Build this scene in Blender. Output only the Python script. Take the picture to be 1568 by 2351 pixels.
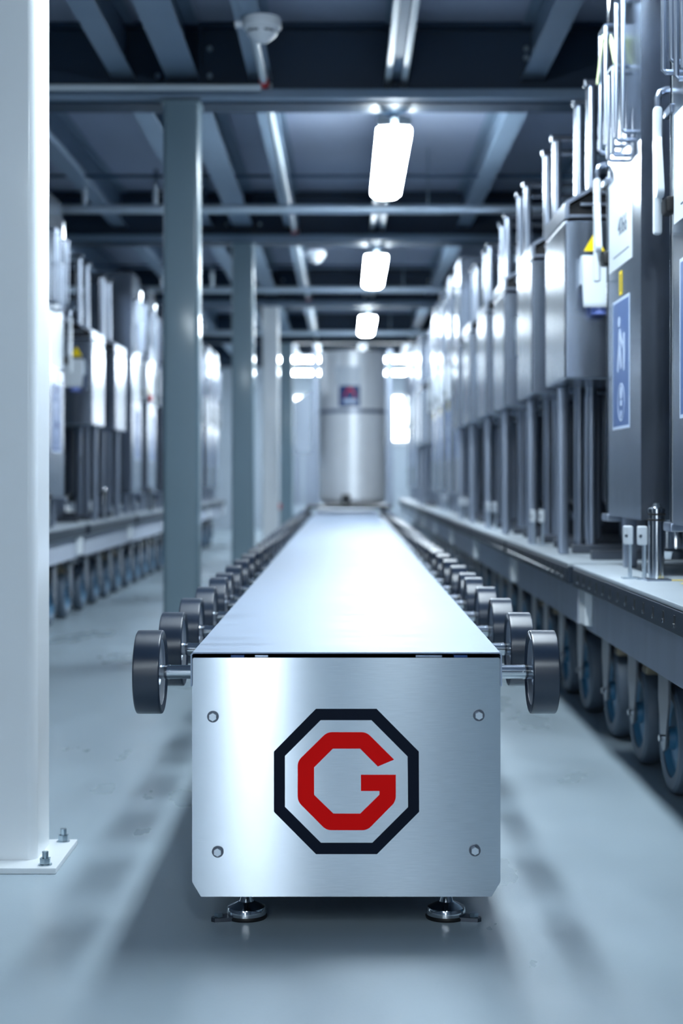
import bpy, bmesh, math, random
from mathutils import Vector, Matrix
from mathutils.geometry import tessellate_polygon
random.seed(7)
for o in list(bpy.data.objects):
    bpy.data.objects.remove(o)
sc = bpy.context.scene
COL = sc.collection
R = math.radians

# ------------------------------------------------------------------ camera
F = 3600.0                      # focal length in pixels of the 1568 x 2351 frame
H = 0.80                        # camera height
VX, VY = 793.0, 1098.0          # vanishing point of the aisle
cam = bpy.data.cameras.new('camera')
cam.sensor_fit = 'VERTICAL'
cam.sensor_height = 36.0
cam.sensor_width = 24.0
cam.lens = 36.0 * F / 2351.0
cam.shift_x = -(VX - 784.0) / 2351.0
cam.shift_y = -(1175.5 - VY) / 2351.0
cam.clip_start = 0.05
cam.dof.use_dof = True
cam.dof.focus_distance = 2.93
cam.dof.aperture_fstop = 3.2
camo = bpy.data.objects.new('camera', cam)
COL.objects.link(camo)
camo.location = (0, 0, H)
camo.rotation_euler = (R(90), 0, 0)
sc.camera = camo

# ------------------------------------------------------------------ world, exposure
w = bpy.data.worlds.new('world'); sc.world = w
w.use_nodes = True
w.node_tree.nodes['Background'].inputs[0].default_value = (0.55, 0.75, 1.0, 1)
w.node_tree.nodes['Background'].inputs[1].default_value = 0.15
sc.view_settings.view_transform = 'Standard'
sc.view_settings.look = 'None'
sc.view_settings.gamma = 1.0
sc.view_settings.use_curve_mapping = False
sc.view_settings.exposure = 1.5
LAMP = 30.0                     # radiance of the luminaire diffusers
LAMP_COL = (0.80, 0.92, 1.0)

# ------------------------------------------------------------------ materials
def lin(c):
    return tuple(((v / 255.0 + 0.055) / 1.055) ** 2.4 if v > 10 else v / 255.0 / 12.92 for v in c)

MATS = {}
def mat(name, rgb, metal=0.0, rough=0.5, var=0.0, scale=8.0, rvar=0.0, aniso=0.0, tangent=None,
        stretch=(1, 1, 1), bump=0.0, bscale=60.0, spec=0.5, coat=0.0, emit=None, estr=0.0):
    m = bpy.data.materials.new(name); m.use_nodes = True
    nt = m.node_tree; N = nt.nodes; L = nt.links
    b = N['Principled BSDF']
    base = (*lin(rgb), 1)
    b.inputs['Base Color'].default_value = base
    b.inputs['Metallic'].default_value = metal
    b.inputs['Roughness'].default_value = rough
    b.inputs['Specular IOR Level'].default_value = spec
    b.inputs['Coat Weight'].default_value = coat
    b.inputs['Coat Roughness'].default_value = 0.08
    tc = N.new('ShaderNodeTexCoord')
    mp = N.new('ShaderNodeMapping'); mp.inputs['Scale'].default_value = stretch
    L.new(tc.outputs['Object'], mp.inputs['Vector'])
    nz = N.new('ShaderNodeTexNoise'); nz.inputs['Scale'].default_value = scale
    nz.inputs['Detail'].default_value = 6
    L.new(mp.outputs[0], nz.inputs['Vector'])
    if var > 0:
        r = N.new('ShaderNodeValToRGB')
        e = r.color_ramp.elements
        e[0].position = 0.2; e[1].position = 0.8
        e[0].color = tuple(max(0, v * (1 - var)) for v in base[:3]) + (1,)
        e[1].color = tuple(min(1, v * (1 + var)) for v in base[:3]) + (1,)
        L.new(nz.outputs['Fac'], r.inputs[0]); L.new(r.outputs[0], b.inputs['Base Color'])
    if rvar > 0:
        mr = N.new('ShaderNodeMapRange')
        mr.inputs['From Min'].default_value = 0.2; mr.inputs['From Max'].default_value = 0.8
        mr.inputs['To Min'].default_value = max(0.02, rough - rvar); mr.inputs['To Max'].default_value = rough + rvar
        L.new(nz.outputs['Fac'], mr.inputs[0]); L.new(mr.outputs[0], b.inputs['Roughness'])
    if bump > 0:
        n2 = N.new('ShaderNodeTexNoise'); n2.inputs['Scale'].default_value = bscale; n2.inputs['Detail'].default_value = 4
        L.new(mp.outputs[0], n2.inputs['Vector'])
        bp = N.new('ShaderNodeBump'); bp.inputs['Strength'].default_value = bump; bp.inputs['Distance'].default_value = 0.002
        L.new(n2.outputs['Fac'], bp.inputs['Height']); L.new(bp.outputs[0], b.inputs['Normal'])
    if aniso > 0:
        b.inputs['Anisotropic'].default_value = aniso
        cx = N.new('ShaderNodeCombineXYZ')
        for i in range(3): cx.inputs[i].default_value = tangent[i]
        L.new(cx.outputs[0], b.inputs['Tangent'])
    if emit:
        b.inputs['Emission Color'].default_value = (*emit, 1)
        b.inputs['Emission Strength'].default_value = estr
    MATS[name] = m
    return m

mat('floor_epoxy', (152, 168, 178), rough=0.32, var=0.20, scale=2.6, rvar=0.12, stretch=(1, .45, 1), bump=0.10, bscale=220)
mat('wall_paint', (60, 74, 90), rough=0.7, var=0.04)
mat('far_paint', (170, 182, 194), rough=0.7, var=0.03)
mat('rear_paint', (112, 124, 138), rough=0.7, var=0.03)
mat('deck_board', (160, 170, 190), rough=0.75, var=0.06, scale=3)
mat('beam_paint', (24, 52, 76), rough=0.45, var=0.08, scale=5)
mat('joist_paint', (126, 146, 166), rough=0.5, var=0.06, scale=5)
mat('column_lit', (238, 243, 246), rough=0.32, var=0.02, scale=4, coat=0.25)  # column paint with the bright light on its faces put into the colour
mat('column_shaded', (122, 145, 156), rough=0.32, var=0.03, scale=4, coat=0.25)  # same column paint, darkened: the shade of the dim columns is painted in
mat('plate_white', (226, 232, 236), rough=0.4, var=0.03)
mat('brushed_plate', (194, 202, 210), metal=1.0, rough=0.18, var=0.09, scale=30, stretch=(1, 1, 30), aniso=1.0, tangent=(0, 0, 1))
mat('cover_steel', (152, 166, 186), metal=0.45, rough=0.5, rvar=0.08, var=0.10, scale=7, stretch=(1, 2.5, 1))
mat('tank_shade', (46, 54, 66), metal=0.6, rough=0.4, var=0.1)  # inner tanks, with the deep shade between the units put into their colour
mat('steel', (150, 160, 174), metal=1.0, rough=0.24, rvar=0.04, var=0.06, scale=6, stretch=(3, 3, 0.6))
mat('tank_steel', (244, 246, 248), metal=0.35, rough=0.45, rvar=0.04, var=0.04, scale=6, aniso=0.6, tangent=(0, 0, 1))
mat('tube_steel', (160, 170, 186), metal=1.0, rough=0.28, var=0.04)
mat('dark_steel', (96, 102, 112), metal=1.0, rough=0.38, var=0.10, scale=9)
mat('chrome', (214, 218, 222), metal=1.0, rough=0.10, var=0.03)
mat('zinc', (170, 186, 196), metal=1.0, rough=0.3, var=0.08, scale=40)
mat('bolt_bright', (206, 214, 222), metal=1.0, rough=0.3, var=0.12, scale=900)
mat('hub_steel', (206, 212, 220), metal=0.65, rough=0.34, var=0.05)
mat('tyre_grey', (34, 46, 64), rough=0.34, var=0.06, scale=20, aniso=0.7, tangent=(1, 0, 0), spec=0.8)
mat('rubber_black', (14, 15, 18), rough=0.5, var=0.1)
mat('black_plastic', (16, 18, 24), rough=0.35, var=0.1)
mat('strip_navy', (22, 36, 52), rough=0.38, var=0.15, scale=14)
mat('cart_paint', (176, 184, 198), rough=0.5, var=0.10, scale=5, stretch=(1, 3, 0.5))
mat('cart_deck', (164, 174, 182), rough=0.42, var=0.05, scale=4)
mat('caster_tread', (92, 106, 122), rough=0.5, var=0.08, scale=20)
mat('caster_rim', (58, 112, 146), rough=0.45, var=0.10, scale=12)
mat('caster_fork', (136, 142, 152), metal=0.9, rough=0.36, var=0.10, scale=20)
mat('brass_tan', (150, 140, 122), metal=0.6, rough=0.45, var=0.1)
mat('ink_navy', (6, 18, 36), rough=0.6, var=0.05, spec=0.15)
mat('ink_red', (238, 4, 4), rough=0.6, var=0.04, spec=0.12)
mat('label_white', (206, 214, 222), rough=0.35, var=0.02)
mat('label_blue', (76, 104, 156), rough=0.35, var=0.05)
mat('label_navy', (36, 66, 120), rough=0.4, var=0.05)
mat('label_print', (196, 212, 236), rough=0.4, var=0.02)
mat('print_dark', (60, 76, 92), rough=0.5, var=0.02)
mat('sticker_yellow', (244, 212, 0), rough=0.4, var=0.03)
mat('tape_green', (206, 218, 170), rough=0.5, var=0.05)
mat('socket_white', (204, 212, 220), rough=0.35, var=0.02)
mat('socket_blue', (28, 66, 160), rough=0.3, var=0.05)
mat('socket_lilac', (130, 150, 226), rough=0.3, var=0.05)
mat('button_red', (206, 16, 20), rough=0.35, var=0.05)
mat('conduit_white', (206, 216, 222), rough=0.35, var=0.03)
mat('galvanised', (178, 192, 204), metal=0.8, rough=0.35, var=0.08, scale=20)
mat('detector_white', (224, 228, 232), rough=0.4, var=0.02)
mat('clip_blue', (40, 86, 150), rough=0.4, var=0.05)
mat('frame_white', (220, 226, 230), rough=0.5, var=0.03)
mat('lamp_diffuser', (240, 245, 250), rough=0.4, var=0.01, emit=LAMP_COL, estr=LAMP)
mat('fill_glow', (235, 242, 250), rough=0.2, var=0.01, emit=(0.82, 0.92, 1.0), estr=6.0)  # emission of the added rear window
mat('window_glow', (235, 242, 250), rough=0.2, var=0.01, emit=(0.85, 0.93, 1.0), estr=5.0)

# ------------------------------------------------------------------ mesh helpers
class MB:
    def __init__(s):
        s.bm = bmesh.new()
    def _xf(s, vs, M):
        if M is not None: bmesh.ops.transform(s.bm, matrix=M, verts=vs)
    def box(s, x0, x1, y0, y1, z0, z1, bev=0.0, seg=2, M=None):
        if x0 > x1: x0, x1 = x1, x0
        r = bmesh.ops.create_cube(s.bm, size=1.0)
        vs = r['verts']
        bmesh.ops.scale(s.bm, vec=(x1 - x0, y1 - y0, z1 - z0), verts=vs)
        bmesh.ops.translate(s.bm, vec=((x0 + x1) / 2, (y0 + y1) / 2, (z0 + z1) / 2), verts=vs)
        if bev > 0:
            es = list({e for v in vs for e in v.link_edges})
            rr = bmesh.ops.bevel(s.bm, geom=es, offset=bev, segments=seg, profile=0.5, affect='EDGES')
            vs = list({v for f in rr['faces'] for v in f.verts} | {v for v in vs if v.is_valid})
        s._xf(vs, M)
        return s
    def cyl(s, p0, p1, r, seg=16, r2=None, bev=0.0):
        p0, p1 = Vector(p0), Vector(p1)
        d = p1 - p0; L = d.length
        rr = bmesh.ops.create_cone(s.bm, cap_ends=True, segments=seg, radius1=r, radius2=r if r2 is None else r2, depth=L)
        vs = rr['verts']
        if bev > 0:
            es = [e for e in {e for v in vs for e in v.link_edges} if abs(e.verts[0].co.z - e.verts[1].co.z) < 1e-6]
            q = bmesh.ops.bevel(s.bm, geom=es, offset=bev, segments=2, profile=0.5, affect='EDGES')
            vs = list({v for f in q['faces'] for v in f.verts} | {v for v in vs if v.is_valid})
        M = Matrix.Translation((p0 + p1) / 2) @ d.to_track_quat('Z', 'Y').to_matrix().to_4x4()
        bmesh.ops.transform(s.bm, matrix=M, verts=vs)
        return s
    def prism(s, pts, axis, a, b, M=None):
        """pts: 2-D outline; axis 'x': (y,z), 'y': (x,z), 'z': (x,y); extruded from a to b"""
        def P(p, t):
            return {'x': (t, p[0], p[1]), 'y': (p[0], t, p[1]), 'z': (p[0], p[1], t)}[axis]
        v0 = [s.bm.verts.new(P(p, a)) for p in pts]
        v1 = [s.bm.verts.new(P(p, b)) for p in pts]
        n = len(pts)
        if n > 4:
            for tr in tessellate_polygon([[Vector((p[0], p[1], 0)) for p in pts]]):
                s.bm.faces.new([v0[i] for i in tr]); s.bm.faces.new([v1[i] for i in tr[::-1]])
            fs = []
        else:
            fs = [s.bm.faces.new(v0), s.bm.faces.new(v1[::-1])]
        for i in range(n):
            j = (i + 1) % n
            fs.append(s.bm.faces.new((v0[j], v0[i], v1[i], v1[j])))
        s._xf(v0 + v1, M)
        return s
    def ring(s, outer, inner, axis, a, b):
        """outline with a hole, both lists the same length"""
        def P(p, t):
            return {'x': (t, p[0], p[1]), 'y': (p[0], t, p[1]), 'z': (p[0], p[1], t)}[axis]
        n = len(outer)
        A = [s.bm.verts.new(P(p, a)) for p in outer]; B = [s.bm.verts.new(P(p, b)) for p in outer]
        C = [s.bm.verts.new(P(p, a)) for p in inner]; D = [s.bm.verts.new(P(p, b)) for p in inner]
        for i in range(n):
            j = (i + 1) % n
            s.bm.faces.new((A[i], A[j], C[j], C[i])); s.bm.faces.new((B[j], B[i], D[i], D[j]))
            s.bm.faces.new((A[j], A[i], B[i], B[j])); s.bm.faces.new((C[i], C[j], D[j], D[i]))
        return s
    def lathe(s, prof, origin, axis=(0, 0, 1), seg=32):
        """prof: list of (radius, height) along axis"""
        q = Vector(axis).to_track_quat('Z', 'Y').to_matrix()
        o = Vector(origin); rings = []
        for r, h in prof:
            if r < 1e-6:
                rings.append([s.bm.verts.new(o + q @ Vector((0, 0, h)))])
            else:
                rings.append([s.bm.verts.new(o + q @ Vector((r * math.cos(2 * math.pi * k / seg), r * math.sin(2 * math.pi * k / seg), h))) for k in range(seg)])
        for A, B in zip(rings[:-1], rings[1:]):
            for k in range(seg):
                j = (k + 1) % seg
                if len(A) == 1 and len(B) == 1: continue
                if len(A) == 1: s.bm.faces.new((A[0], B[j], B[k]))
                elif len(B) == 1: s.bm.faces.new((A[k], A[j], B[0]))
                else: s.bm.faces.new((A[k], A[j], B[j], B[k]))
        return s
    def tube(s, pts, r, seg=10):
        pts = [Vector(p) for p in pts]; rings = []
        up = None
        for i, p in enumerate(pts):
            d = (pts[min(i + 1, len(pts) - 1)] - pts[max(i - 1, 0)]).normalized()
            if up is None:
                up = Vector((0, 0, 1)) if abs(d.z) < 0.9 else Vector((0, 1, 0))
            u = d.cross(up).normalized(); v = u.cross(d).normalized(); up = v
            rings.append([s.bm.verts.new(p + r * (math.cos(2 * math.pi * k / seg) * u + math.sin(2 * math.pi * k / seg) * v)) for k in range(seg)])
        for A, B in zip(rings[:-1], rings[1:]):
            for k in range(seg):
                s.bm.faces.new((A[k], A[(k + 1) % seg], B[(k + 1) % seg], B[k]))
        s.bm.faces.new(rings[0][::-1]); s.bm.faces.new(rings[-1])
        return s
    def mesh(s, name, m, angle=35):
        bmesh.ops.recalc_face_normals(s.bm, faces=s.bm.faces)
        me = bpy.data.meshes.new(name)
        # area-weighted corner normals: flat faces stay flat, bevels and round shapes are smooth
        bm = s.bm; bm.normal_update(); lim = math.cos(R(angle))
        fa = {f: (f.normal.copy(), f.calc_area()) for f in bm.faces}
        nor = []
        for f in bm.faces:
            fn = fa[f][0]
            for lp in f.loops:
                n = Vector((0, 0, 0))
                for g in lp.vert.link_faces:
                    gn, ga = fa[g]
                    if gn.dot(fn) > lim: n += gn * ga
                nor.append(n.normalized() if n.length > 0 else fn)
        bm.to_mesh(me); bm.free()
        me.materials.append(MATS[m])
        for p in me.polygons: p.use_smooth = True
        me.normals_split_custom_set(nor)
        return me
    def build(s, name, m, parent=None, loc=None, angle=35):
        return link(name, s.mesh(name, m, angle), parent, loc)

def link(name, me, parent=None, loc=None, rot=None):
    o = bpy.data.objects.new(name, me); COL.objects.link(o)
    if parent is not None: o.parent = parent
    if loc is not None: o.location = loc
    if rot is not None: o.rotation_euler = rot
    return o
def tag(o, label, cat, group=None):
    o['label'] = label; o['category'] = cat
    if group: o['group'] = group
    return o
def thing(name, label, cat, loc=(0, 0, 0), group=None):
    o = bpy.data.objects.new(name, None); COL.objects.link(o)
    o.empty_display_size = 0.1
    o.location = loc
    return tag(o, label, cat, group)
def struct(o):
    o['kind'] = 'structure'; return o
CACHE = {}
def cached(key, fn):
    if key not in CACHE: CACHE[key] = fn()
    return CACHE[key]
def rrect(x0, x1, y0, y1, r, n=5):
    out = []
    for cx, cy, a in ((x1 - r, y1 - r, 0), (x0 + r, y1 - r, 90), (x0 + r, y0 + r, 180), (x1 - r, y0 + r, 270)):
        for k in range(n + 1):
            t = R(a + 90 * k / n)
            out.append((cx + r * math.cos(t), cy + r * math.sin(t)))
    return out
def circ(cx, cy, r, n=24):
    return [(cx + r * math.cos(2 * math.pi * k / n), cy + r * math.sin(2 * math.pi * k / n)) for k in range(n)]
def lettering(txt, size):
    cu = bpy.data.curves.new('lettering', 'FONT'); cu.body = txt; cu.size = size
    cu.align_x = 'CENTER'; cu.align_y = 'CENTER'; cu.extrude = 0.0004
    ob = bpy.data.objects.new('lettering', cu); COL.objects.link(ob)
    dg = bpy.context.evaluated_depsgraph_get()
    me = bpy.data.meshes.new_from_object(ob.evaluated_get(dg))
    bpy.data.objects.remove(ob)
    return me
ORD = ['first', 'second', 'third', 'fourth', 'fifth', 'sixth', 'seventh', 'eighth', 'ninth', 'tenth',
       'eleventh', 'twelfth', 'thirteenth', 'fourteenth', 'fifteenth', 'sixteenth']

# ------------------------------------------------------------------ room shell
XL, XR, YB, YF = -4.6, 3.1, -4.0, 25.0
ZC = 2.80
struct(MB().box(XL - .1, XR + .1, YB - .1, YF + .1, -0.1, 0).build('floor', 'floor_epoxy'))
ceiling = struct(MB().box(XL - .1, XR + .1, YB - .1, YF + .1, ZC, ZC + .1).build('ceiling', 'deck_board'))
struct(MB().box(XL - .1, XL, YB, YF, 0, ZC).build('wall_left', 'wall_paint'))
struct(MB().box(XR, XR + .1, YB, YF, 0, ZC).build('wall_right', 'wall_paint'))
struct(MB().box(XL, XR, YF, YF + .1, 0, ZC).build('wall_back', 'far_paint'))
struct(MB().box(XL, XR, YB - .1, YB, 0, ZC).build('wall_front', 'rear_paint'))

# windows on the far wall
for i, (a, b) in enumerate(((-0.98, -0.66), (0.66, 1.18))):
    wo = struct(MB().ring([(a - .06, 1.34), (b + .06, 1.34), (b + .06, 2.16), (a - .06, 2.16)],
                          [(a, 1.40), (b, 1.40), (b, 2.10), (a, 2.10)], 'y', YF - .05, YF - .002).build('window_%d' % (i + 1), 'frame_white'))
    MB().box(a, b, YF - .03, YF - .02, 1.40, 2.10).build('pane', 'window_glow', wo)
    MB().box((a + b) / 2 - .02, (a + b) / 2 + .02, YF - .045, YF - .01, 1.40, 2.10).build('mullion', 'frame_white', wo)

# unseen glowing window added behind the camera for plate streak and near column
a, b = -.68, -.42
wo = struct(MB().ring([(a - .07, .33), (b + .07, .33), (b + .07, 2.27), (a - .07, 2.27)],
                      [(a, .40), (b, .40), (b, 2.20), (a, 2.20)], 'y', YB + .002, YB + .05).build('window_3', 'frame_white'))
MB().box(a, b, YB + .02, YB + .03, .40, 2.20).build('pane', 'fill_glow', wo)
MB().box(a, b, YB + .01, YB + .045, 1.28, 1.32).build('transom', 'frame_white', wo)

# beams and joists of the mezzanine, parts of the ceiling
BEAMS = [-0.55, 3.32, 6.95, 11.0, 15.05, 19.1, 23.1]
ZB = 2.44
def beam_mesh():
    b = MB(); t = .014; hw = .085
    b.prism([(-hw, ZB), (hw, ZB), (hw, ZB + .018), (.005, ZB + .018), (.005, ZC - .02), (hw, ZC - .02), (hw, ZC - .001),
             (-hw, ZC - .001), (-hw, ZC - .02), (-.005, ZC - .02), (-.005, ZB + .018), (-hw, ZB + .018)], 'x', XL, XR)
    return b.mesh('beam', 'beam_paint')
def stiff_mesh():
    return MB().box(-.006, .006, -.08, -.004, ZB + .019, ZC - .021).mesh('stiffener', 'beam_paint')
def bolt_mesh():
    return MB().cyl((0, 0, 0), (0, -.014, 0), .013, 6).mesh('bolt', 'zinc')
for by in BEAMS:
    bo = link('beam', cached('beam', beam_mesh), ceiling, (0, by, 0))
    if by > 3 and by < 16:
        for sx in (-.64, -.79):
            link('stiffener', cached('stiff', stiff_mesh), bo, (sx, 0, 0))
        for sx, sz in ((-.60, 2.70), (-.60, 2.58), (-.60, 2.50), (-.83, 2.58), (.80, 2.70), (.80, 2.66)):
            link('bolt', cached('bolt', bolt_mesh), bo, (sx, -.005, sz))
JX = [0.225 + .6 * k for k in range(-7, 5)]
ZJ = 2.555
def joist_mesh(L, hw=.05):
    def f():
        b = MB()
        b.prism([(-hw, ZJ), (hw, ZJ), (hw, ZJ + .01), (.004, ZJ + .01), (.004, ZC - .012), (hw, ZC - .012), (hw, ZC - .001), (-hw, ZC - .001),
                 (-hw, ZC - .012), (-.004, ZC - .012), (-.004, ZJ + .01), (-hw, ZJ + .01)], 'y', 0, L)
        return b.mesh('joist', 'joist_paint')
    return f
for a, b in zip([YB] + BEAMS, BEAMS + [YF]):
    L = round(b - a - .05, 3)
    for x in JX + [-.715]:
        wide = abs(x + .715) < .01
        link('joist', cached(('joist', L, wide), joist_mesh(L, .07 if wide else .05)), ceiling, (x, a + .025, 0))

# trunking along the bottom flanges, sprinkler pipes, rods
for n, by in enumerate(BEAMS[2:5]):
    t = MB().box(XL, XR, by - .150, by - .088, ZB + .008, ZB + .052, bev=.008)
    tag(t.build('cable_trunking', 'joist_paint'), 'grey cable trunking along the %s cross beam from the camera' % ORD[n], 'trunking')
def pipe_run(y, z, r, n):
    p = thing('sprinkler_pipe', 'bright horizontal sprinkler pipe crossing the aisle, %s from the camera' % ORD[n], 'pipe', (0, y, z))
    MB().cyl((XL, 0, 0), (XR, 0, 0), r, 16).build('pipe', 'galvanised', p)
    for x in (-1.58, -1.15, 1.9):
        s = MB().cyl((x, 0, r * .5), (x, 0, .20), .016, 12).build('riser', 'galvanised', p)
        MB().lathe([(0, 0), (.022, 0), (.022, .02), (.012, .03), (.012, .045), (0, .045)], (x, 0, .195), seg=12).build('sprinkler_head', 'chrome', s)
    for x in (-2.2, .5, 1.4):
        MB().cyl((x, 0, r * .6), (x, 0, ZC - z - .002), .005, 8).build('hanger_rod', 'zinc', p)
for n, y in enumerate((9.5, 13.55, 17.6)):
    pipe_run(y, 2.43, .030, n)
cd = MB().cyl((-2.6, 6.72, 2.475), (-.362, 6.72, 2.475), .014, 12)
tag(cd.build('conduit', 'conduit_white'), 'thin grey conduit in front of the nearest cross beam, left half', 'conduit')

# lighting rails under the joist that carries the lamps, thin tie rods
for n, (x, wd) in enumerate(((.187, 'left'), (.258, 'right'))):
    r = MB().box(x - .014, x + .014, YB + .02, 22.9, ZJ - .022, ZJ - .001, bev=.004)
    tag(r.build('lighting_rail', 'conduit_white'), 'long thin %s rail under the ceiling above the aisle lamps' % wd, 'rail')
for n, y in enumerate((9.42, 13.4)):
    tag(MB().cyl((XL, y, 2.615), (XR, y, 2.615), .010, 8).build('tie_rod', 'beam_paint'), 'thin dark tie rod under the ceiling, %s from the camera' % ORD[n], 'rod')

# white conduit below the ceiling that feeds the smoke detectors
t = thing('detector_conduit', 'white conduit running down the aisle under the ceiling left of the lamps', 'conduit', (-.352, 6.06, 2.52))
MB().cyl((0, 0, -.01), (0, 17.2, -.01), .017, 12).build('pipe', 'conduit_white', t)
for y in (.76, 4.81, 8.86):
    MB().cyl((0, y - .09, -.01), (0, y, -.01), .021, 12).build('coupling', 'button_red', t)
    MB().box(-.028, .028, y + .12, y + .24, -.035, .034, bev=.008).build('junction_box', 'conduit_white', t)
def detector(x, y, z, label):
    d = thing('smoke_detector', label, 'detector', (x, y, z))
    MB().lathe([(0, .03), (.07, .03), (.074, .02), (.074, -.006), (.068, -.014), (0, -.014)], (0, 0, 0), seg=32).build('base', 'detector_white', d)
    MB().lathe([(.056, -.014), (.058, -.03), (.05, -.04), (.022, -.062), (0, -.066)], (0, 0, 0), seg=32).build('sensor_head', 'detector_white', d)
    for k in range(6):
        a = 2 * math.pi * k / 6
        M = Matrix.Rotation(a, 4, 'Z')
        MB().box(.045, .0575, -.018, .018, -.030, -.022, M=M).build('slot', 'print_dark', d)
    MB().box(-.104, -.06, -.014, .014, -.004, .016, bev=.004).build('tag', 'detector_white', d)
detector(-.318, 5.98, 2.524, 'white smoke detector nearest the camera, before the first cross beam')
detector(-.23, 12.1, 2.524, 'white smoke detector beside the second luminaire')
detector(.80, 18.7, 2.524, 'white smoke detector far down the aisle right of the lamps')

# ------------------------------------------------------------------ luminaires
def luminaire(loc, label, L=1.62, rot=0):
    t = thing('luminaire', label, 'ceiling lamp', loc)
    t.rotation_euler.z = rot
    def dif():
        b = MB(); hw = .078
        pts = rrect(-hw, hw, 0, L, .06, 6)
        q = rrect(-hw + .02, hw - .02, .02, L - .02, .05, 6)
        n = len(pts)
        V = [[b.bm.verts.new((p[0], p[1], z)) for p in ps] for ps, z in ((pts, .045), (pts, .018), (q, 0.0))]
        for A, B in zip(V[:-1], V[1:]):
            for k in range(n): b.bm.faces.new((A[k], A[(k + 1) % n], B[(k + 1) % n], B[k]))
        b.bm.faces.new(V[-1]); b.bm.faces.new(V[0][::-1])
        return b.mesh('diffuser', 'lamp_diffuser')
    def hous():
        return MB().prism(rrect(-.07, .07, .01, L - .01, .05, 5), 'z', .0452, .085).mesh('housing', 'conduit_white')
    def clip():
        b = MB()
        for sx in (-1, 1):
            b.box(sx * .012, sx * .075, -.03, .0, .02, .06, bev=.008)
        return b.mesh('end_clip', 'conduit_white')
    link('diffuser', cached(('dif', L), dif), t); link('housing', cached(('hous', L), hous), t)
    link('end_clip', cached('clip', clip), t, (0, 0.0, .02))
    for y in (.05, L - .2):
        MB().cyl((0, y, .085), (0, y, ZJ - loc[2] - .001), .006, 8).build('hanger', 'zinc', t)
LY = [-1.75, 2.95, 7.03, 11.08, 15.3]
for i, y in enumerate(LY):
    pos = ['above the camera', 'above the front end of the conveyor',
           'nearest in view above the conveyor', 'second in view above the conveyor', 'third in view above the conveyor'][i]
    luminaire((.22, y, 2.335), 'glowing white luminaire ' + pos)
luminaire((.95, 20.6, 2.335), 'glowing luminaire set crosswise beyond the far tank', 1.9, R(90))
luminaire((.95, 23.2, 2.335), 'glowing luminaire set crosswise near the far wall', 1.9, R(90))
luminaire((-1.5, -3.4, 2.335), 'added fill luminaire out of view behind the camera, left of the added window')  # unseen lamp added to brighten the near column and front plate
for i, y in enumerate((11.08, 15.3)):
    luminaire((-3.35, y, 2.335), 'glowing luminaire behind the left row of units, %s from the camera' % ORD[i])

# ------------------------------------------------------------------ columns
CW = .155
def column(xr, yf, ztop, label, paint='column_shaded', red=False):
    t = thing('steel_column', label, 'column', (xr - CW / 2, yf + CW / 2, 0))
    h = CW / 2
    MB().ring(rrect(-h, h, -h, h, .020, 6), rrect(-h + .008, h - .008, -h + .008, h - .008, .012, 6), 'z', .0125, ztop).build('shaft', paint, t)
    MB().box(-.13, .13, -.145, .11, 0.0, .0124, bev=.002).build('base_plate', 'plate_white', t)
    if ztop > 2.43:
        MB().box(-.085, .085, -.085, .085, ztop - .013, ztop - .0005).build('head_plate', paint, t)
    for sx in (-1, 1):
        for sy in (-.118, .088):
            a = MB().cyl((sx * .103, sy, .0125), (sx * .103, sy, .0145), .014, 20).cyl((sx * .103, sy, .0145), (sx * .103, sy, .027), .0115, 6).cyl((sx * .103, sy, .027), (sx * .103, sy, .040), .0065, 12)
            a.build('anchor_bolt', 'zinc', t)
    if red:
        MB().box(h + .0005, h + .02, -.03, .03, .50, .56, bev=.004).build('button', 'button_red', t)
    return t
column(-.637, 3.235, ZB, 'steel column with lit tone painted in and bolted base plate, nearest on the left edge', 'column_lit')
column(-.637, 6.80, ZB, 'steel column with shade painted in, standing second from the camera')
column(-.637, 10.90, ZB, 'steel column with shade painted in, standing third from the camera')
column(-.637, 14.95, ZB, 'steel column with lit tone painted in, standing fourth from the camera, small red light on it', 'column_lit', red=True)
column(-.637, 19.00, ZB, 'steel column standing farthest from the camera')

# ------------------------------------------------------------------ conveyor
YP = 2.743                       # front plate
CXc = .0015
def px(x, y, Y):                 # a point of the plane at depth Y
    return ((x - VX) * Y / F, H - (y - VY) * Y / F)
BW, BZ0, BZ1 = .2697, .068, .486
YE = 15.6
conv = thing('roller_conveyor', 'long stainless roller conveyor with red G emblem on its front plate', 'conveyor', (CXc, YP, 0))
MB().box(-BW + .004, BW - .004, .006, YE - YP, BZ0 + .012, BZ1 - .008, bev=.004).build('body', 'steel', conv)
fp = MB()
out = [(-BW + .0155, BZ0), (BW - .0155, BZ0), (BW, BZ0 + .026), (BW, BZ1 - .003), (BW - .003, BZ1), (-BW + .003, BZ1), (-BW, BZ1 - .003), (-BW, BZ0 + .026)]
fp.prism(out, 'y', 0.0, .004)
fpo = fp.build('front_plate', 'brushed_plate', conv, angle=20)
for i, (a, b) in enumerate(((-.008, 7.45), (7.453, YE - YP))):
    c = MB(); t = .0025; e = BW + .002
    zz = .4965
    c.prism([(-e, .437), (-e, zz - .004), (-e + .004, zz), (e - .004, zz), (e, zz - .004), (e, .437), (e - t, .437), (e - t, zz - .005), (e - .005, zz - t),
             (-e + .005, zz - t), (-e + t, zz - .005), (-e + t, .437)], 'y', a, b)
    c.build('top_cover', 'cover_steel', conv, angle=50)
for x, m in ((545, 'clip_blue'), (600, 'steel'), (970, 'steel'), (1000, 'steel'), (1058, 'clip_blue')):
    X = px(x, 0, YP)[0] - CXc
    MB().box(X - .012, X + .012, .004, .05, .4775, .4905, bev=.001).build('cover_clip', m, conv)
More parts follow.
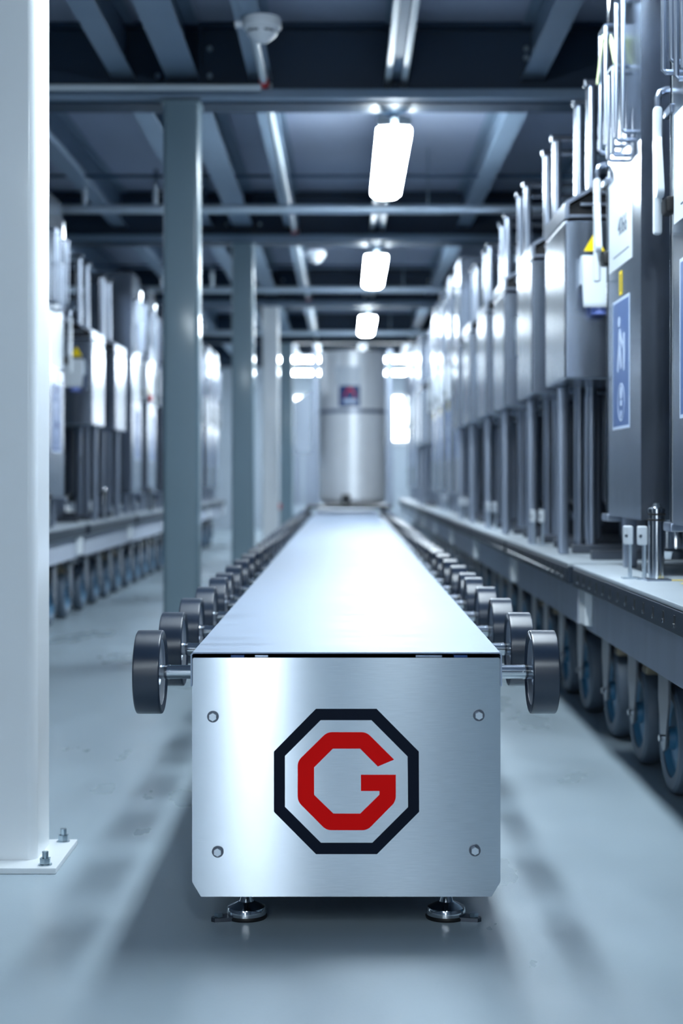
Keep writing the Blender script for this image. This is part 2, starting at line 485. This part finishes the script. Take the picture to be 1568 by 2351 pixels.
# emblem
def em(pts):
    o = []
    for cx, cy in pts:
        X, Z = px(580 + cx / 3.733, 1600 + cy / 3.733, YP)
        o.append((X - CXc, Z))
    return o
MB().ring(em([(543, 102), (1062, 102), (1424, 468), (1427, 984), (1066, 1347), (543, 1347), (182, 984), (182, 468)]),
          em([(583, 199), (1018, 199), (1328, 510), (1332, 945), (1026, 1250), (585, 1250), (277, 942), (277, 506)]),
          'y', -.0006, .0).build('emblem_octagon', 'ink_navy', conv)['label'] = 'dark navy octagon outline of the emblem'
def rounded(pts, which, r):
    o = []
    n = len(pts)
    for i, p in enumerate(pts):
        if i not in which: o.append(p); continue
        P = Vector(p); A = (Vector(pts[i - 1]) - P).normalized(); B = (Vector(pts[(i + 1) % n]) - P).normalized()
        a, b = P + A * r, P + B * r
        for k in range(6):
            s = k / 5
            q = a * (1 - s) ** 2 + P * 2 * s * (1 - s) + b * s * s
            o.append((q.x, q.y))
    return o
G = [(1212, 537), (976, 302), (638, 302), (386, 550), (386, 895), (632, 1142), (983, 1142), (1227, 895), (1227, 667), (928, 667),
     (928, 806), (1087, 806), (1087, 838), (922, 1000), (692, 1000), (527, 840), (527, 604), (688, 443), (921, 443), (1073, 596)]
G = rounded(G, {1, 2, 3, 4, 5, 6, 7}, 45)
gl = MB()
gl.prism(em(G), 'y', -.0006, 0.0)
gl.build('emblem_letter', 'ink_red', conv)['label'] = 'red letter G inside the octagon'
for x, y in ((489, 1645), (1099, 1642), (500, 1955), (1090, 1952)):
    X, Z = px(x, y, YP); X -= CXc
    wsh = MB().cyl((X, -.0022, Z), (X, 0, Z), .0102, 28).build('washer', 'dark_steel', conv)
    hb = MB().cyl((X, -.0085, Z), (X, -.0022, Z), .0070, 6)
    hb.cyl((X, -.0090, Z), (X, -.0085, Z), .0054, 20).build('hex_bolt', 'bolt_bright', wsh, angle=15)
# feet
FY = [.115, 1.9, 3.7, 5.5, 7.3, 9.1, 10.9, 12.5]
for y in FY:
    for s in (-1, 1):
        x = s * .182
        f = MB().cyl((x, y, .022), (x, y, BZ0 + .02), .0088, 16)
        for k in range(9):
            f.cyl((x, y, .044 + k * .0045), (x, y, .046 + k * .0045), .0098, 16)
        f = f.build('foot_stem', 'dark_steel', conv)
        MB().lathe([(0, .007), (.036, .007), (.0365, .014), (.034, .020), (.022, .026), (.013, .030), (.010, .040), (0, .040)], (x, y, 0), seg=36).build('foot_disc', 'chrome', f)
        MB().lathe([(0, 0), (.037, 0), (.038, .004), (.036, .0069), (0, .0069)], (x, y, 0), seg=36).build('foot_pad', 'rubber_black', f)
        M = Matrix.Translation((x, y, 0)) @ Matrix.Rotation(R(205) if s < 0 else R(-25), 4, 'Z')
        MB().prism([(.028, -.017), (.05, -.012), (.064, -.008), (.068, 0), (.064, .008), (.05, .012), (.028, .017)], 'z', 0, .007, M=M).build('foot_lug', 'dark_steel', f)
        MB().cyl(M @ Vector((.054, 0, .007)), M @ Vector((.054, 0, .015)), .0085, 6).build('lug_bolt', 'zinc', f)
# rollers
ry = []
y = 2.872
while y < YE - .15:
    for k in range(5):
        if y + .385 * k < YE - .1: ry.append(y + .385 * k)
    y += 4 * .385 + .215
RZ, RR = .4455, .0762
def wheel_m():
    return MB().lathe([(.060, .003), (.0725, .0), (.0755, .0015), (RR, .004), (RR, .044), (.0755, .0465), (.0725, .048), (.060, .045), (.060, .003)], (0, 0, 0), (1, 0, 0), 56).mesh('roller_wheel', 'tyre_grey', 30)
def hub_m():
    return MB().lathe([(.0, .010), (.022, .010), (.024, .007), (.052, .007), (.0598, .0035), (.0598, .0445), (.052, .041), (.024, .041), (.024, .05), (.018, .053), (0, .053)], (0, 0, 0), (1, 0, 0), 40).mesh('hub', 'hub_steel', 30)
def axle_m():
    return MB().cyl((-.07, 0, 0), (.009, 0, 0), .0127, 24).cyl((-.012, 0, 0), (.0095, 0, 0), .0134, 24).mesh('axle', 'chrome')
for y in ry:
    for s in (-1, 1):
        wo = link('roller_wheel', cached('rw', wheel_m), conv, (s * .3345, y - YP, RZ), (0, 0, 0) if s > 0 else (0, 0, R(180)))
        link('hub', cached('rh', hub_m), wo); link('axle', cached('ra', axle_m), wo)

# ------------------------------------------------------------------ carts
ZD = .549
def cart(s, X, Y0, L, label, group, detail):
    """s=+1: the aisle is at its -x side"""
    t = thing('wheeled_cart', label, 'cart', (X, Y0, 0), group)
    W = 1.30
    k = (s, L)
    link('deck', cached(('deck',) + k, lambda: MB().box(s * .002, s * W, .002, L - .002, ZD - .012, ZD, bev=.003).mesh('deck', 'cart_deck')), t)
    link('edge_strip', cached(('strip',) + k, lambda: MB().box(0, s * .022, 0, L, ZD - .062, ZD - .0125, bev=.003).mesh('edge_strip', 'strip_navy')), t)
    link('end_strip', cached(('estrip',) + k, lambda: MB().box(s * .023, s * W, 0, .02, ZD - .062, ZD - .0125, bev=.003).mesh('end_strip', 'strip_navy')), t)
    link('chassis_panel', cached(('chas',) + k, lambda: MB().box(s * .035, s * .050, .03, L - .03, .365, ZD - .0125, bev=.002).mesh('chassis_panel', 'cart_paint')), t)
    link('end_panel', cached(('end',) + k, lambda: MB().box(s * .051, s * (W - .03), .03, .045, .365, ZD - .0125, bev=.002).mesh('end_panel', 'cart_paint')), t)
    link('rear_panel', cached(('rear',) + k, lambda: MB().box(s * (W - .05), s * (W - .035), .046, L - .03, .365, ZD - .0125).mesh('rear_panel', 'cart_paint')), t)
    link('bracket', cached(('brk',) + k, lambda: MB().box(s * .012, s * .034, L - .16, L - .05, .385, ZD - .063, bev=.003).mesh('bracket', 'plate_white')), t)
    if detail:
        n = int(L / .115)
        st = L / (n + 1)
        for i in range(n):
            so = link('slot', cached(('slot', s), lambda: MB().box(-s * .0006, s * .004, -.008, .008, -.013, .012, bev=.0006).mesh('slot', 'rubber_black')), t, (0, st * (i + 1), ZD - .036))
            link('slot_bolt', cached(('sbolt', s), lambda: MB().cyl((-s * .0035, 0, -.009), (s * .002, 0, -.009), .0045, 8).mesh('slot_bolt', 'chrome')), so)
    # casters
    def fork():
        b = MB()
        for o in (-.042, .042):
            b.prism([(-.062, .31), (.062, .31), (.064, .24), (.040, .165), (.024, .118), (.0, .108), (-.024, .118), (-.036, .165), (-.064, .24)], 'x', o - .003, o + .003)
        b.box(-.045, .045, -.062, .062, .304, .314)
        return b.mesh('caster', 'caster_fork')
    def tyre():
        return MB().lathe([(.100, .002), (.128, .0), (.138, .006), (.142, .018), (.142, .042), (.138, .054), (.128, .06), (.100, .058), (.100, .002)], (-.03, 0, .142), (1, 0, 0), 40).mesh('tyre', 'caster_tread')
    def rim():
        return MB().lathe([(0, -.004), (.028, -.004), (.030, .012), (.085, .020), (.0998, .006), (.0998, .054), (.085, .04), (.030, .048), (.028, .064), (0, .064)], (-.03, 0, .142), (1, 0, 0), 32).mesh('rim', 'caster_rim')
    def swivel():
        b = MB().cyl((0, 0, .314), (0, 0, .335), .052, 24).cyl((0, 0, .335), (0, 0, .356), .040, 24).box(-.06, .06, -.075, .075, .356, .3648)
        for a in (-1, 1):
            for c in (-1, 1): b.cyl((a * .045, c * .058, .345), (a * .045, c * .058, .3565), .009, 6)
        return b.mesh('swivel', 'dark_steel')
    def bolt():
        return MB().cyl((-.056, 0, .142), (.056, 0, .142), .009, 6).mesh('axle_bolt', 'chrome')
    def pedal():
        return MB().box(-.03, .03, -.125, -.065, .262, .290, bev=.008).cyl((0, -.085, .29), (0, -.085, .33), .010, 10).box(-.012, .012, -.1, -.05, .322, .332).mesh('brake_pedal', 'brass_tan')
    for c, fy in enumerate((.19, .69, 1.14, 1.57)):
        fy = fy * L / 1.72
        co = link('caster', cached('fork', fork), t, (s * .19, fy, 0))
        link('tyre', cached('tyre', tyre), co); link('rim', cached('rim', rim), co)
        link('swivel', cached('swivel', swivel), co); link('axle_bolt', cached('abolt', bolt), co)
        if c in (0, 3): link('brake_pedal', cached('pedal', pedal), co)
        c2 = link('caster', CACHE['fork'], t, (s * (W - .19), fy, 0))
        link('tyre', CACHE['tyre'], c2); link('swivel', CACHE['swivel'], c2)
    return t

# ------------------------------------------------------------------ units on the carts
def common_frame(t, s, ys, tank_y, k, dx=0.0):
    def post():
        return MB().box(0, s * .030, 0, .06, .0, 1.5755, bev=.010, seg=3).mesh('post', 'tube_steel')
    def bar():
        return MB().box(0, s * .80, .018, .046, 1.576, 1.596, bev=.006).mesh('crossbar', 'dark_steel')
    def ear():
        return MB().cyl((-s * .006, .03, 1.585), (s * .004, .03, 1.585), .015, 16, bev=.003).mesh('end_stud', 'chrome')
    for y in ys:
        link('post', cached(('post', s), post), t, (s * (.145 + dx), y, 0))
        link('post', CACHE[('post', s)], t, (s * .90, y, 0))
        bo = link('crossbar', cached(('bar', s), bar), t, (s * (.140 + dx), y, 0))
        link('end_stud', cached(('ear', s), ear), bo)
    def tank():
        return MB().lathe([(0, .08), (.12, .08), (.25, .14), (.265, .17), (.265, 1.12), (.25, 1.16), (.12, 1.24), (0, 1.25)], (s * .58, tank_y, 0), seg=36).mesh('tank', 'tank_shade')
    def tleg():
        return MB().cyl((0, 0, 0), (0, 0, .2), .014, 10).mesh('tank_leg', 'tube_steel')
    to = link('tank', cached(('tank', s, k), tank), t)
    for a in range(3):
        an = a * 2.094 + .5
        link('tank_leg', cached('tleg', tleg), to, (s * .58 + .2 * math.cos(an), tank_y + .2 * math.sin(an), 0))
    def lid():
        return MB().lathe([(0, .06), (.07, .06), (.07, 0), (.0, 0)], (s * .58, tank_y, 1.24), seg=24).mesh('manhole', 'chrome')
    link('manhole', cached(('man', s, k), lid), t)

def cab_unit(s, X, Y, label, group, socket):
    t = thing('cabinet_unit', label, 'process unit', (X, Y, ZD), group)
    D, Ly = .30, .46
    link('cabinet', cached(('cab', s), lambda: MB().box(0, s * D, 0, Ly, .554, 1.040, bev=.008, seg=3).mesh('cabinet', 'steel')), t)
    def lid():
        return MB().prism([(0, 1.044), (0, 1.094), (s * .006, 1.100), (s * D, 1.262), (s * D, 1.250), (s * .012, 1.090), (s * .012, 1.044)], 'y', -.006, Ly + .006).mesh('lid', 'tube_steel')
    link('lid', cached(('lid', s), lid), t)
    link('lid_core', cached(('core', s), lambda: MB().prism([(s * .014, 1.041), (s * .014, 1.086), (s * (D - .004), 1.244), (s * (D - .004), 1.041)], 'y', .03, Ly - .03).mesh('lid_core', 'black_plastic')), t)
    for i in range(4):
        z = 1.048 + .036 * i
        x0 = max(.016, (z + .012 - 1.080) / .546 + .02)
        link('vent_slat', cached(('slat', s, i), lambda: MB().box(s * x0, s * (D - .006), .006, .022, z, z + .010, bev=.002).mesh('vent_slat', 'tube_steel')), t)
    def leg():
        return MB().box(-.017, .017, -.017, .017, 0, .5535, bev=.006).mesh('leg', 'tube_steel')
    for lx, ly in ((.05, .40), (.25, .10), (.25, .30)):
        link('leg', cached('cableg', leg), t, (s * lx, ly, 0))
    for ly in (.02, .425):
        link('base_rail', cached(('brail', s), lambda: MB().box(s * .085, s * .9, 0, .03, 0, .03, bev=.004).mesh('base_rail', 'dark_steel')), t, (0, ly, 0))
    if socket:
        so = link('power_socket', cached(('sock', s), lambda: MB().prism([(.0, .84), (.0, .90), (-.02, .925), (-.05, .925), (-.062, .90), (-.085, .78), (-.08, .765), (-.05, .84)], 'x', s * .045, s * .150).mesh('power_socket', 'socket_white')), t)
        link('socket_flap', cached(('flap', s), lambda: MB().box(s * .055, s * .140, -.075, -.002, .805, .838, bev=.006).mesh('socket_flap', 'socket_blue')), so)
        link('plug', cached(('plug', s), lambda: MB().cyl((s * .098, -.045, .745), (s * .098, -.045, .806), .026, 20, bev=.004).mesh('plug', 'socket_lilac')), so)
        link('warning_triangle', cached(('tri', s), lambda: MB().prism([(s * .058, .945), (s * .122, .945), (s * .090, 1.0)], 'y', -.0012, -.0002).mesh('warning_triangle', 'sticker_yellow')), t)
    common_frame(t, s, (.475, .75), .33, 'c')
    return t

NUM = {}
def panel_unit(s, X, Y, label, group, near=False, mark=0):
    t = thing('panel_unit', label, 'process unit', (X, Y, ZD), group)
    Ly, Z0, Z1 = .49, .145, 1.70
    def panel():
        b = MB()
        b.prism([(0, Z0), (Ly, Z0), (Ly, Z1 - .12), (Ly - .09, Z1), (0, Z1)], 'x', 0, s * .30)
        es = [e for e in b.bm.edges if abs((e.verts[0].co - e.verts[1].co).length) > .05 and len(e.link_faces) == 2 and e.calc_face_angle(0) > .3]
        bmesh.ops.bevel(b.bm, geom=es, offset=.010, segments=3, profile=.5, affect='EDGES')
        return b.mesh('panel', 'steel')
    link('panel', cached(('panel', s), panel), t)
    def handle(y0, z0, z1, wd):
        def f():
            b = MB(); o = .030
            for y in (y0, y0 + wd):
                b.tube([(0, y, z1), (-s * o * .8, y, z1), (-s * o, y, z1 - .006), (-s * o, y, z0 + .006), (-s * o * .8, y, z0), (0, y, z0)], .006, 10)
            b.tube([(-s * o, y0, z1 - .002), (-s * o, y0 + wd, z1 - .002)], .006, 10)
            return b.mesh('handle', 'tube_steel')
        return f
    for hk in ((.09, 1.15, 1.52, .10), (.36, 1.17, 1.505, .09), (.24, 1.12, 1.36, .07)):
        link('handle', cached(('handle', s, hk), handle(*hk)), t)
    wl = link('paper_label', cached(('wlab', s), lambda: MB().box(-s * .0012, -s * .0002, .12, .475, .829, 1.078).mesh('paper_label', 'label_white')), t)
    bl = link('blue_label', cached(('blab', s), lambda: MB().box(-s * .0012, -s * .0002, .12, .36, .235, .575).mesh('blue_label', 'label_blue')), t, (0, .045, .158))
    def frame():
        return MB().ring([(.112, .227), (.368, .227), (.368, .583), (.112, .583)], [(.12, .235), (.36, .235), (.36, .575), (.12, .575)], 'x', -s * .0012, -s * .0002).mesh('label_border', 'label_print')
    link('label_border', cached(('bord', s), frame), bl)
    def glyph():
        b = MB(); a, c = -s * .0018, -s * .0013
        def Q(y0, z0, y1, z1, wd):
            d = Vector((y1 - y0, z1 - z0)).normalized(); n = Vector((-d.y, d.x)) * wd
            b.prism([(y0 + n.x, z0 + n.y), (y1 + n.x, z1 + n.y), (y1 - n.x, z1 - n.y), (y0 - n.x, z0 - n.y)], 'x', a, c)
        sg = 1
        b.prism(circ(.265, .520, .014), 'x', a, c)
        Q(.262, .497, .215, .452, .010); Q(.19, .485, .19, .415, .012); Q(.262, .49, .262, .45, .008)
        Q(.262, .45, .285, .385, .010); Q(.255, .45, .232, .392, .010)
        b.prism(circ(.19, .408, .012), 'x', a, c); b.prism(circ(.19, .392, .010), 'x', a, c)
        return b.mesh('label_glyph', 'label_print')
    link('label_glyph', cached(('glyph', s), glyph), bl)
    def seal():
        b = MB(); a, c = -s * .0018, -s * .0013
        b.ring(circ(.235, .30, .052, 28), circ(.235, .30, .047, 28), 'x', a, c)
        b.prism(circ(.235, .325, .018), 'x', a, c); b.prism([(.22, .29), (.25, .29), (.25, .305), (.22, .305)], 'x', a, c)
        b.prism(circ(.235, .268, .010), 'x', a, c)
        return b.mesh('label_seal', 'label_print')
    link('label_seal', cached(('seal', s), seal), bl)
    def yel():
        return MB().ring([(.27, .75), (.31, .75), (.31, .815), (.27, .815)], [(.278, .758), (.302, .758), (.302, .807), (.278, .807)], 'x', -s * .0014, -s * .0004).mesh('yellow_sticker', 'sticker_yellow')
    link('yellow_sticker', cached(('ysti', s), yel), t)
    if near:
        def num():
            me = lettering('4066', .07); me.materials.clear(); me.materials.append(MATS['print_dark']); return me
        link('number', cached('num', num), wl, (-s * .0016, .26, .935), (R(90), 0, R(-90) if s > 0 else R(90)))
        MB().box(-s * .0018, -s * .0012, .16, .40, .862, .865).build('rule_line', 'print_dark', wl)
        tp = MB().prism([(.44, 1.36), (.46, 1.37), (.36, 1.48), (.34, 1.465)], 'x', -s * .040, -s * .037)
        tp.build('tape_strip', 'tape_green', t)
        MB().prism([(.22, 1.36), (.27, 1.355), (.36, 1.46), (.34, 1.475), (.28, 1.43)], 'x', -s * .020, -s * .018).build('tape_strip', 'tape_green', t)
    def leg():
        return MB().box(-.018, .018, -.018, .018, 0, Z0 + .005, bev=.005).mesh('leg', 'tube_steel')
    for lx, ly in ((.05, .06), (.05, .43), (.25, .06), (.25, .43)):
        link('leg', cached('panleg', leg), t, (s * lx, ly, 0))
    def valve():
        return MB().lathe([(0, 0), (.03, 0), (.034, .02), (.055, .03), (.055, .075), (.045, .09), (.045, .11), (0, .11)], (s * .14, .25, .034), seg=24).mesh('drain_valve', 'chrome')
    link('drain_valve', cached(('valve', s), valve), t)
    # pipes and latch on the far side of the panel
    for x, y, r in ((.012, .520, .013), (.036, .555, .010), (.062, .530, .012)):
        link('riser_pipe', cached(('pipe', r), lambda: MB().cyl((0, 0, .15), (0, 0, 1.62), r, 16).mesh('riser_pipe', 'chrome')), t, (s * x, y, 0))
    for z in (.128, 1.09):
        link('pipe_bracket', cached(('pbr', s), lambda: MB().box(-s * .006, s * .10, .492, .575, 0, .021, bev=.004).mesh('pipe_bracket', 'tube_steel')), t, (0, 0, z))
    lo = link('latch', cached(('latch', s), lambda: MB().box(-s * .03, -s * .010, .556, .580, .82, 1.12, bev=.007).mesh('latch', 'socket_white')), t)
    link('latch_paddle', cached(('lpad', s), lambda: MB().prism(rrect(-.017, .017, 0, .15, .016, 4), 'x', -s * .032, -s * .016, M=Matrix.Translation((0, .520, .90)) @ Matrix.Rotation(R(-14), 4, 'X')).mesh('latch_paddle', 'socket_white')), lo)
    link('latch_clamp', cached(('lcl', s), lambda: MB().box(-s * .015, s * .04, .494, .555, .86, .90, bev=.008).mesh('latch_clamp', 'rubber_black')), lo)
    link('hook', cached(('hook', s), lambda: MB().tube([(-s * .02, .568, 1.11), (-s * .02, .568, 1.14), (-s * .014, .568, 1.154), (0, .568, 1.160), (s * .03, .560, 1.160)], .008, 10).mesh('hook', 'tube_steel')), lo)
    if mark:
        MB().cyl((-s * .022, .1, .86), (-s * .0005, .1, .86), .030, 20, bev=.004).build('stop_button', 'button_red', t)
        MB().box(-s * .002, -s * .0003, .06, .14, .895, .95).build('stop_plate', 'sticker_yellow', t)
    common_frame(t, s, (.595,), .30, 'p')
    return t

def clamp_post(s, X, Y, label):
    t = thing('locating_post', label, 'post', (X, Y, ZD))
    MB().cyl((0, 0, .0), (0, 0, .168), .0185, 28).build('tube', 'chrome', t)
    MB().lathe([(0, .168), (.021, .168), (.021, .176), (.012, .180), (.008, .190), (0, .190)], (0, 0, 0), seg=28).build('cap', 'chrome', t)
    for z in (.146, .16):
        MB().lathe([(.0187, z), (.0215, z + .001), (.0215, z + .004), (.0187, z + .005), (.0187, z)], (0, 0, 0), seg=28).build('seal_ring', 'rubber_black', t)
    MB().box(-.03, .03, -.035, .035, 0, .005, bev=.001).build('foot_plate', 'tube_steel', t)
def toggle_clamp(s, X, Y, label):
    t = thing('toggle_clamp', label, 'clamp', (X, Y, ZD))
    MB().box(-.003, .003, -.014, .014, 0, .10, bev=.001).build('arm', 'galvanised', t)
    hd = MB().box(-.016, .006, -.016, .016, .085, .132, bev=.004).build('head', 'socket_white', t)
    MB().cyl((-.012, -.0175, .108), (-.012, -.0155, .108), .004, 10).build('rivet', 'chrome', hd)
    MB().box(-.02, .02, -.018, .018, 0, .004).build('foot_plate', 'galvanised', t)

# right row
XE = .66
RC = [(2.82, 'p'), (4.66, 'c'), (6.50, 'c'), (8.34, 'c'), (10.18, 'p'), (12.02, 'p'), (13.86, 'c'), (15.70, 'p'), (17.54, 'p')]
ci = 0; cab_n = 0; pan_n = 0
for i, (y, kind) in enumerate(RC):
    cart(1, XE, y, 1.74 if i == 0 else 1.80, 'grey wheeled cart with white deck, %s from the camera in the right row' % ORD[i], 'carts along the right side', 2 if i == 0 else (1 if i < 3 else 0))
    offs = (.13, .99) if kind == 'c' else ((.28, 1.16) if i == 0 else (.10, .96))
    for j, o in enumerate(offs):
        if kind == 'c':
            cab_unit(1, XE + .010, y + o, 'stainless cabinet unit, %s of the cabinets from the camera on the right' % ORD[cab_n], 'cabinet units on the right', cab_n in (0, 2, 4)); cab_n += 1
        else:
            lab = {0: 'tall stainless panel cut by the right edge of the photo', 1: 'tall stainless panel with white and blue labels, nearest whole one on the right'}.get(pan_n, 'tall stainless panel unit, %s of the panels from the camera on the right' % ORD[pan_n])
            panel_unit(1, XE + .090, y + o, lab, 'panel units on the right', near=(i == 0)); pan_n += 1
    if i < 5:
        yy = y + 1.075 if i == 0 else y + 1.24
        nm = ORD[i]
        toggle_clamp(1, .712, yy + .03, 'toggle clamp with white head, farther of the pair on the %s right cart' % nm)
        toggle_clamp(1, .742, yy + .0, 'toggle clamp with white head, nearer of the pair on the %s right cart' % nm)
        if i == 0:
            clamp_post(1, .765, yy - .04, 'chrome locating post standing on the deck of the %s right cart' % nm)
tp = thing('floor_tape', 'yellow tape marks on the deck of the nearest right cart', 'tape', (.86, 3.72, ZD))
MB().box(-.06, .10, .0, .03, 0.0, .0006).build('strip', 'sticker_yellow', tp)
MB().box(-.06, .10, .12, .15, 0.0, .0006).build('strip', 'sticker_yellow', tp)

# left row
XLE = -1.43
LC = [(6.76, 'p'), (8.78, 'c'), (10.80, 'p'), (12.82, 'p'), (14.84, 'p'), (16.86, 'p')]
cab_n = 0; pan_n = 0
for i, (y, kind) in enumerate(LC):
    cart(-1, XLE, y, 1.90, 'grey wheeled cart with white deck, %s from the camera in the left row' % ORD[i], 'carts along the left side', 0)
    offs = (.14, 1.04) if kind == 'c' else (.22, 1.10)
    for j, o in enumerate(offs):
        if kind == 'c':
            cab_unit(-1, XLE - .010, y + o, 'stainless cabinet unit, %s of the cabinets from the camera on the left' % ORD[cab_n], 'cabinet units on the left', cab_n in (0,)); cab_n += 1
        else:
            panel_unit(-1, XLE - .070, y + o, 'tall stainless panel unit, %s of the panels from the camera on the left' % ORD[pan_n], 'panel units on the left', mark=(pan_n == 3)); pan_n += 1
    if i < 4:
        clamp_post(-1, XLE - .04, y + (.78 if kind == 'c' else 1.0), 'short chrome post on the deck of the %s left cart' % ORD[i])

# ------------------------------------------------------------------ tank at the end of the conveyor
ZT = .5225
t = thing('tank_unit', 'large cylindrical stainless tank standing on the far end of the conveyor', 'tank', (.066, 14.62, ZT))
MB().box(-.42, .36, -.36, .36, 0, .030, bev=.004).build('pallet', 'black_plastic', t)
MB().lathe([(0, .04), (.27, .04), (.30, .07), (.308, .10), (.308, .86), (.308, 1.42), (.29, 1.45), (0, 1.48)], (0, 0, 0), seg=64).build('shell', 'tank_steel', t)
MB().lathe([(.309, .875), (.316, .880), (.316, .905), (.309, .91), (.309, .875)], (0, 0, 0), seg=64).build('hoop', 'tube_steel', t)
for x, y in ((-.345, -.22), (.345, -.22), (-.345, .22), (.345, .22)):
    MB().box(x - .026, x + .026, y - .02, y + .02, .0305, 1.46, bev=.006).build('post', 'tube_steel', t)
MB().prism([(-.54, .50), (-.375, .50), (-.375, 1.08), (-.54, .98)], 'y', -.24, .20).build('cabinet', 'steel', t)
for x in (-.53, -.44):
    MB().box(x, x + .06, -.22, -.16, .0305, .4995, bev=.006).build('cabinet_leg', 'tube_steel', t)
def onshell(z0, z1, a0, a1, r, n=10):
    b = MB(); V = []
    for k in range(n + 1):
        a = a0 + (a1 - a0) * k / n
        V.append([b.bm.verts.new(((r + d) * math.sin(a), -(r + d) * math.cos(a), z)) for d, z in ((0, z0), (0, z1), (.001, z1), (.001, z0))])
    for A, B in zip(V[:-1], V[1:]):
        for i in range(4): b.bm.faces.new((A[i], A[(i + 1) % 4], B[(i + 1) % 4], B[i]))
    b.bm.faces.new(V[0]); b.bm.faces.new(V[-1][::-1])
    return b
onshell(1.13, 1.30, -.52, .22, .3085).build('paper_label', 'label_white', t)
st = onshell(.93, 1.125, -.42, .22, .3085).build('hazard_label', 'label_navy', t)
b = MB(); r = .3098
pts = [(-.26, 1.015), (-.20, 1.07), (-.13, 1.10), (-.03, 1.10), (.04, 1.07), (.10, 1.015)]
b.bm.faces.new([b.bm.verts.new((r * math.sin(a), -r * math.cos(a) - .001, z)) for a, z in pts])
b.build('hazard_mark', 'ink_red', st)
onshell(.965, 1.0, -.28, .12, .310).build('hazard_text_band', 'label_print', st)
MB().box(-.10, -.02, -.345, -.30, .045, .13, bev=.006).build('outlet_valve', 'black_plastic', t)
